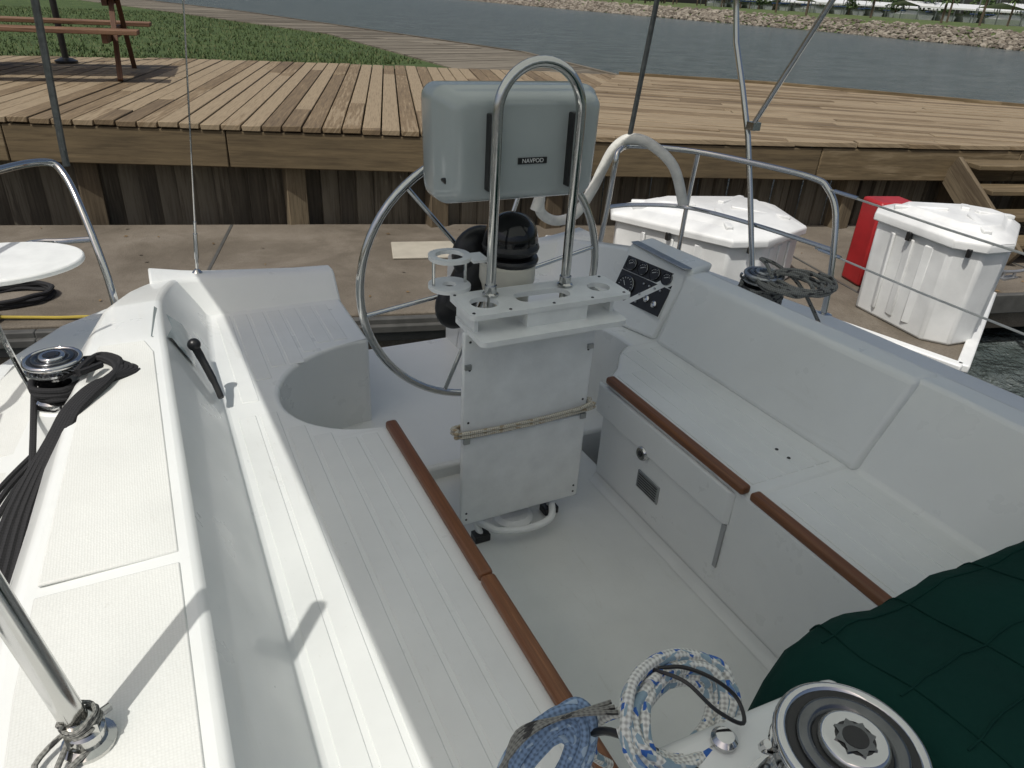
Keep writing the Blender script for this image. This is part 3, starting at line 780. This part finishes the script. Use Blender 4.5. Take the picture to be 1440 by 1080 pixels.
b=B();b.tube([(6.4,3.05,-.12),(6.0,2.8,-.1),(5.7,2.55,-.12),(5.5,2.1,-.18),(5.6,1.5,-.3)],.025,0,10,6);b.tube([(6.6,2.9,-.12),(6.2,2.5,-.05),(5.8,2.45,-.12)],.022,0,10,6);b.obj("dock_water_pipe",[WHITEP])
b=B();rnd=random.Random(9)
for i in range(90):
    x=rnd.uniform(-1.5,6);y=rnd.uniform(4.25,6.2)-.265*x;s_=rnd.uniform(.012,.035);a=rnd.random()*6.28
    if rnd.random()<.9:s_*=.6
    b.add([(x+s_*math.cos(a),y+s_*math.sin(a),-.143),(x-s_*.5*math.sin(a),y+s_*.5*math.cos(a),-.138),(x-s_*math.cos(a),y-s_*math.sin(a),-.143),(x+s_*.5*math.sin(a),y-s_*.5*math.cos(a),-.146)],[(0,1,2,3)])
b.obj("dead_leaves",[simple("leaf_litter",(.18,.12,.06),.9,0,.5,3)],recalc=False,smooth=0)
def scalep(p,s,c):return [(c[0]+(x-c[0])*s,c[1]+(y-c[1])*s) for x,y in p]
def dockbox(base,zt,lidh,s_top,ribs):
    e=empty("dock_box");n=len(base);c=(sum(p[0] for p in base)/n,sum(p[1] for p in base)/n)
    z0=-.146;b=B();top=scalep(base,s_top,c)
    b.prism(base,z0,zt-.02,0,top)
    b.obj("body",[WHITEP],e,bevel=.02,seg=3)
    b=B();l0=scalep(base,s_top*1.07,c);l1=scalep(base,s_top*1.05,c);l2=scalep(base,s_top*.86,c);l3=scalep(base,s_top*.80,c)
    b.loft([[(x,y,z) for x,y in L] for L,z in ((l0,zt-.045),(l0,zt),(l1,zt+.012),(l2,zt+lidh*.62),(l3,zt+lidh*.62),(scalep(base,s_top*.70,c),zt+lidh))],close=True,caps=True)
    b.obj("lid",[WHITEP],e,bevel=.008,seg=3)
    b=B()
    for i in ribs:
        a=Vector((*l2[i],zt+lidh*.68));d_=Vector((*scalep(base,s_top*.2,c)[i],zt+lidh*1.04))
        b.beam(a,d_,.05,.03)
    for i in range(n):
        p=Vector((*base[i],0));q=Vector((*base[(i+1)%n],0))
        if (q-p).length<.35:continue
        for k in (.25,.5,.75):
            pb=p.lerp(q,k);tp=Vector((*top[i],0)).lerp(Vector((*top[(i+1)%n],0)),k)
            b.beam((pb.x,pb.y,z0+.06),(tp.x,tp.y,zt-.08),.06,.018,0,(pb-Vector((c[0],c[1],0))).normalized())
    b.obj("moulded_ribs",[WHITEP],e,bevel=.008)
    b=B();p=Vector((*l0[0],0)).lerp(Vector((*l0[1],0)),.5);b.box(p.x-.015,p.x+.015,p.y-.015,p.y+.015,zt-.09,zt-.035)
    p=Vector((*l0[1],0)).lerp(Vector((*l0[2],0)),.5);b.box(p.x-.012,p.x+.012,p.y-.012,p.y+.012,zt-.08,zt-.03);b.obj("hasp",[SCREW],e,bevel=.004)
    return e
dockbox([(4.20,2.98),(4.14,2.44),(4.24,2.31),(4.42,2.29),(4.84,2.52),(4.88,2.66),(4.78,2.84),(4.32,3.06)],.50,.08,1.04,[0,2,4,6])
dockbox([(3.02,4.22),(3.42,3.46),(3.66,3.40),(4.16,3.56),(4.36,4.06),(4.24,4.24),(3.46,4.46),(3.12,4.38)],.25,.08,1.0,[0,1,3,5,7])
b=B();b.box(4.58,4.88,3.22,3.44,-.148,.47,0,-.27);b.box(4.61,4.85,3.20,3.23,-.05,.42,0,-.27,(4.73,3.33))
b.obj("red_hose_cabinet",[RED],bevel=.02)
# ============================================================ BOARDWALK
def clip(poly,clipper):
    out=poly
    n=len(clipper)
    for i in range(n):
        a=clipper[i];c=clipper[(i+1)%n];inp=out;out=[]
        if not inp:return []
        def side_(p):return (c[0]-a[0])*(p[1]-a[1])-(c[1]-a[1])*(p[0]-a[0])
        for k in range(len(inp)):
            p=inp[k];q=inp[(k+1)%len(inp)];sp_,sq=side_(p),side_(q)
            if sp_>=0:out.append(p)
            if sp_*sq<0:
                t=sp_/(sp_-sq);out.append((p[0]+(q[0]-p[0])*t,p[1]+(q[1]-p[1])*t))
    return out
bwk=empty("boardwalk")
def planks(b,poly,dirv,w,gap,z1,th,maxlen=99,mat=0):
    d=Vector(dirv).normalized();nn=Vector((-d.y,d.x))
    us=[p[0]*nn.x+p[1]*nn.y for p in poly];ls=[p[0]*d.x+p[1]*d.y for p in poly]
    u=min(us);
    while u<max(us):
        L=min(ls)
        if maxlen<50:L-=random.random()*maxlen
        while L<max(ls):
            L2=min(L+maxlen,max(ls)+.1)
            c=[d*L+nn*u,d*(L2-.006)+nn*u,d*(L2-.006)+nn*(u+w),d*L+nn*(u+w)]
            cp=clip([(v.x,v.y) for v in c],poly)
            if len(cp)>=3:
                dz=random.uniform(-.005,.005);ru=random.random()*40
                b.prism(cp,z1-th+dz,z1+dz,mat,None,lambda v,ru=ru:((v[0]*d.x+v[1]*d.y)+ru,(v[0]*nn.x+v[1]*nn.y)+v[2]*.8))
            L=L2
        u+=w+gap
PL=[(-9,9.42),(-.88,6.50),(2.6,5.25),(6.5,9.5),(4.77,10.02),(2.4,10.7),(.54,11.0),(-9,11.2)]
PR=[(2.6,5.25),(5.24,4.44),(7.23,3.93),(13,2.55),(13.2,3.0),(10.45,6.2),(8.5,8.3),(6.5,9.5)]
b=B();planks(b,PL,(.30,.954),.136,.013,.64,.04,5.2);planks(b,PR,(.86,-.51),.136,.013,.64,.04,3.6)
b.obj("deck_planks",[DECKW],bwk,bevel=.004,seg=1)
front=[(-9,9.42),(-3.2,7.33),(-.88,6.50),(.6,5.97),(2.6,5.25),(5.24,4.44),(7.23,3.93),(9.9,3.29),(13,2.55)]
b=B()
for a,c in zip(front,front[1:]):
    a=Vector((a[0],a[1]+.045,.455));c=Vector((c[0],c[1]+.045,.455));d=(c-a).normalized()
    b.beam(a+d*.004,c-d*.004,.06,.27)
b.obj("fascia_beam",[BEAMW],bwk,bevel=.008)
b=B()
for a,c in zip(front,front[1:]):
    A_=Vector((a[0],a[1]+.30,0));C_=Vector((c[0],c[1]+.30,0));L=(C_-A_).length;k=0
    while k<L:
        p=A_.lerp(C_,min(1,(k+.07)/L));b.beam((p.x,p.y,-1.2),(p.x,p.y+random.uniform(-.01,.01),.60),.137,.04,0,(0,1,0));k+=.145
b.obj("bulkhead_boards",[DARKW],bwk)
b=B()
for a,c in zip(front,front[1:]):
    A_=Vector((a[0],a[1]+.20,0));C_=Vector((c[0],c[1]+.20,0));L=(C_-A_).length;k=.5
    while k<L:
        p=A_.lerp(C_,k/L);b.beam((p.x,p.y,-1.5),(p.x,p.y,.59),.16,.15,0,(0,1,0));k+=1.15
b.obj("support_posts",[POSTW],bwk,bevel=.01)
b=B()
bk=[(6.5,9.5),(8.5,8.3),(10.45,6.2),(13.2,3.0)]
for a,c in zip(bk,bk[1:]): b.beam((a[0],a[1],.58),(c[0],c[1],.58),.06,.2)
for a,c in zip(bk,bk[1:]):
    for k in (.2,.6): b.beam((a[0]+(c[0]-a[0])*k-.15,a[1]+(c[1]-a[1])*k,-1),(a[0]+(c[0]-a[0])*k-.15,a[1]+(c[1]-a[1])*k,.58),.2,.2)
b.obj("back_edge_beam",[BEAMW],bwk)
rw=empty("riverside_walkway")
b=B()
W1=[(4.25,10.2),(6.5,9.52),(6.9,13.4),(4.1,17.4)];W2=[(4.1,17.4),(6.9,13.4),(3.7,27.0),(.8,26.8)];W3=[(.8,26.8),(3.7,27),(-12,70),(-16,70)]
planks(b,W1,(.95,.30),.14,.014,.62,.04);planks(b,W2,(.95,.3),.14,.014,.62,.04);planks(b,W3,(.95,.3),.2,.014,.62,.04)
b.obj("walkway_planks",[GREYW],rw)
b=B()
for a,c in (((6.5,9.52),(6.9,13.4)),((6.9,13.4),(3.7,27)),((3.7,27),(-12,70))):
    b.beam((a[0],a[1],.53),(c[0],c[1],.53),.08,.22);b.beam((a[0]-.1,a[1],-.3),(c[0]-.1,c[1],-.3),.05,1.4)
b.obj("walkway_edge",[DARKW],rw)
st=empty("wooden_steps")
b=B()
o_=Vector((6.50,4.12,0))
for i in range(4):
    c=o_+Vector((-.26,-.9645,0))*(.14+i*.22)+D*.72;z=.50-.165*i
    for k in (-.065,.075):
        q=c+Vector((-.26,-.9645,0))*k;b.beam(q-D*.66+Vector((0,0,z)),q+D*.66+Vector((0,0,z)),.13,.04)
b.obj("treads",[BEAMW],st,bevel=.005)
b=B()
for s in (.03,1.41):
    a=o_+D*s;dd=Vector((-.264,-.9645,0));b.beam(a+Vector((0,0,.44)),a+dd*.95+Vector((0,0,-.12)),.04,.26)
b.obj("stringers",[POSTW],st)
pc=empty("picnic_table")
def PT(x,y,z):return Vector((-.62,9.25,.64))+Vector((.97,-.10,0))*x+Vector((.12,.99,0))*y+Vector((0,0,z))
b=B()
for k in range(5):b.beam(PT(-1.0,-.34+k*.17,.75),PT(.78,-.34+k*.17,.75),.15,.04)
for s in (-1,1):
    for k in (0,1):b.beam(PT(-1.0,s*(.62+.15*k),.45),PT(.90,s*(.62+.15*k),.45),.14,.04)
for x in (-.8,.60):
    b.beam(PT(x,-.80,.40),PT(x,.80,.40),.05,.10);b.beam(PT(x,-.36,.70),PT(x,.36,.70),.05,.09)
    for s in (-1,1):b.beam(PT(x+.05,s*.25,.72),PT(x+.05,s*.66,.0),.05,.11,0,(0,1,0))
b.obj("table_and_benches",[TABLEW],pc,bevel=.006)
b=B();b.tube([(-.60,10.3,.64),(-.60,10.3,3.2)],.035,0,12);b.lathe((-.60,10.3,.645),[(.12,0),(.12,.02),(.05,.05)],0,16);b.obj("shade_post",[SCREW])
# ============================================================ GROUND / WATER
b=B();b.prism([(-9.5,10.9),(.5,10.9),(2.4,10.6),(4.3,10.15),(4.12,17.4),(.8,26.9),(-16,70),(-80,200),(-300,200),(-300,10.9)],-.9,.60)
b.obj("lawn_ground",[GRASS])
b=B();rnd=random.Random(3)
for i in range(15000):
    y=10.95+rnd.random()**1.6*14;x=rnd.uniform(-4,lerp([(10.9,3.3),(11.2,4.1),(17.4,4.0),(26,1.0)],y))
    h=rnd.uniform(.02,.06);a=rnd.random()*6.28;dx,dy=.010*math.cos(a),.010*math.sin(a);z=.60
    b.add([(x-dx,y-dy,z),(x+dx,y+dy,z),(x+rnd.uniform(-.03,.03),y+rnd.uniform(-.03,.03),z+h)],[(0,1,2)],0,None,rnd.random())
n=N("grass_blades");at=n.n("ShaderNodeAttribute");at.attribute_name="tint"
GB=n.set(n.ramp(at.outputs["Fac"],[(0,(.035,.06,.012)),(.7,(.065,.10,.025)),(1,(.14,.14,.06))]),.8)
b.obj("grass",[GB],recalc=False,smooth=0)
b=B();b.add([(-600,-600,-.6),(900,-600,-.6),(900,900,-.6),(-600,900,-.6)],[(0,1,2,3)]);b.obj("river_water",[WATER])
b=B()
rings=[]
ysb=[-400,-200,-100,-40,0,25,43,55,67,85,107,140,178,230,320,500,900]
def shx(y):return lerp([(-400,70),(0,72),(43,73),(67,78),(107,76),(178,75),(300,60),(900,-60)],y)
for y in ysb:
    x=shx(y);rings.append([(x-1.5,y,-1.0),(x+.3,y,-.5),(x+3.6,y,.85),(x+6,y,1.0),(x+14,y,1.05),(x+60,y,1.1),(x+300,y,1.2),(x+2500,y,1.2)])
b.loft(rings);b.obj("far_bank_ground",[FGRASS])
b=B();rnd=random.Random(5)
for i in range(7000):
    y=25+rnd.random()**1.3*200;t=rnd.random();x=shx(y)+t*4.0-.3;z=-.6+t*1.5
    r=rnd.uniform(.10,.30)*(1.5 if y>90 else 1);vs=[]
    base=[(0,0,1),(.9,0,.3),(.28,.86,.35),(-.73,.53,.3),(-.73,-.53,.35),(.28,-.86,.3),(.7,.5,-.5),(-.3,.85,-.5),(-.9,0,-.5),(-.3,-.85,-.5),(.7,-.5,-.5)]
    for a in base:
        k=r*rnd.uniform(.7,1.25);vs.append((x+a[0]*k,y+a[1]*k*1.3,z+a[2]*k*.7))
    b.add(vs,[(0,1,2),(0,2,3),(0,3,4),(0,4,5),(0,5,1),(1,6,2),(2,7,3),(3,8,4),(4,9,5),(5,10,1),(6,7,2),(7,8,3),(8,9,4),(9,10,5),(10,6,1)],0,None,rnd.random())
b.obj("riprap_rocks",[STONE],recalc=False,smooth=0)
b=B();rnd=random.Random(11)
def pol(azd,dist):a=math.radians(azd);return dist*math.sin(a),dist*math.cos(a)
for i in range(120):
    azd=rnd.uniform(28,75);dist=rnd.uniform(170,420);x,y=pol(azd,dist);h=rnd.uniform(3.5,8);wd=h*rnd.uniform(.5,.9)
    b.tube([(x,y,1),(x+rnd.uniform(-.4,.4),y,1+h*.6)],[.22,.10],1,5)
    for k in range(130):
        u=rnd.random()*6.283;rr=wd*.5*rnd.random()**.5;zz=1+h*(.35+.65*rnd.random());kk=1-abs((zz-1)/h-.62)*1.3
        cx,cy=x+math.cos(u)*rr*kk*1.3,y+math.sin(u)*rr*kk*1.3;s_=rnd.uniform(.3,.75)
        vs=[(cx+rnd.uniform(-s_,s_),cy+rnd.uniform(-s_,s_),zz+rnd.uniform(-s_,s_)*.7) for _ in range(4)]
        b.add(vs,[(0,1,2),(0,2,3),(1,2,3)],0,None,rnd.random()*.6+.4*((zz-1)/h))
for i in range(7):
    x,y=pol(rnd.uniform(42,62),rnd.uniform(110,150));h=rnd.uniform(2.6,4.2);b.tube([(x,y,.9),(x,y,.9+h)],.16,1,6)
    for k in range(26):
        a=rnd.random()*6.283;e=rnd.uniform(-.5,1.0);L=rnd.uniform(1.0,1.6);p=Vector((x,y,.9+h));q=p+Vector((math.cos(a)*L*.6,math.sin(a)*L*.6,e*L*.5));r_=p+Vector((math.cos(a)*L,math.sin(a)*L,(e-.6)*L*.6));sdv=Vector((-math.sin(a),math.cos(a),0))*.14
        b.add([p,q+sdv,r_,q-sdv],[(0,1,2,3)],0,None,rnd.random())
b.obj("distant_trees",[FOL,BARK],recalc=False,smooth=0)
for i,(azd,dist,L) in enumerate(((57,200,40),(50,230,34),(44,260,40),(61,170,26))):
    x,y=pol(azd,dist);e=empty("marina_shed");b=B();ang=-.35
    def T(u,v,z):return (x+u*math.cos(ang)-v*math.sin(ang),y+u*math.sin(ang)+v*math.cos(ang),z)
    b.add([T(-L/2,-6,3.6),T(L/2,-6,3.6),T(L/2,0,4.5),T(-L/2,0,4.5),T(-L/2,6,3.6),T(L/2,6,3.6),T(-L/2,-6,3.3),T(L/2,-6,3.3)],[(0,1,2,3),(3,2,5,4),(6,7,1,0)])
    b.obj("roof",[WHITEP],e,smooth=0);b=B()
    k=-L/2
    while k<=L/2:
        for v in (-5.8,0,5.8):b.tube([T(k,v,.8),T(k,v,3.5)],.12,0,6)
        k+=4
    b.obj("posts",[SATIN],e);b=B()
    for k in range(int(L/5)):
        u=-L/2+2.5+k*5;b.add([T(u-1.4,-5,1.1),T(u+1.4,-5,1.1),T(u+1.4,4,1.1),T(u-1.4,4,1.1),T(u-1.7,-5,2.0),T(u+1.7,-5,2.0),T(u+1.7,4,2.0),T(u-1.7,4,2.0),T(u-1,-3,2.7),T(u+1,-3,2.7),T(u+1,2,2.7),T(u-1,2,2.7)],[(0,1,5,4),(1,2,6,5),(2,3,7,6),(3,0,4,7),(4,5,9,8),(5,6,10,9),(6,7,11,10),(7,4,8,11),(8,9,10,11)])
    b.obj("moored_boats",[WHITEP],e)
b=B();rnd=random.Random(21)
for i in range(70):
    x,y=pol(rnd.uniform(40,68),rnd.uniform(170,320));h=rnd.uniform(9,15);b.tube([(x,y,1),(x,y,h)],.09,0,5)
    b.beam((x-.9,y,h*.6),(x+.9,y,h*.6),.06,.06)
    b.tube([(x,y,2.6),(x-3.5,y-1,2.6)],.12,1,5)
b.obj("distant_sailboat_masts",[SATIN,simple("blue_sailcover",(.03,.06,.15),.8)])
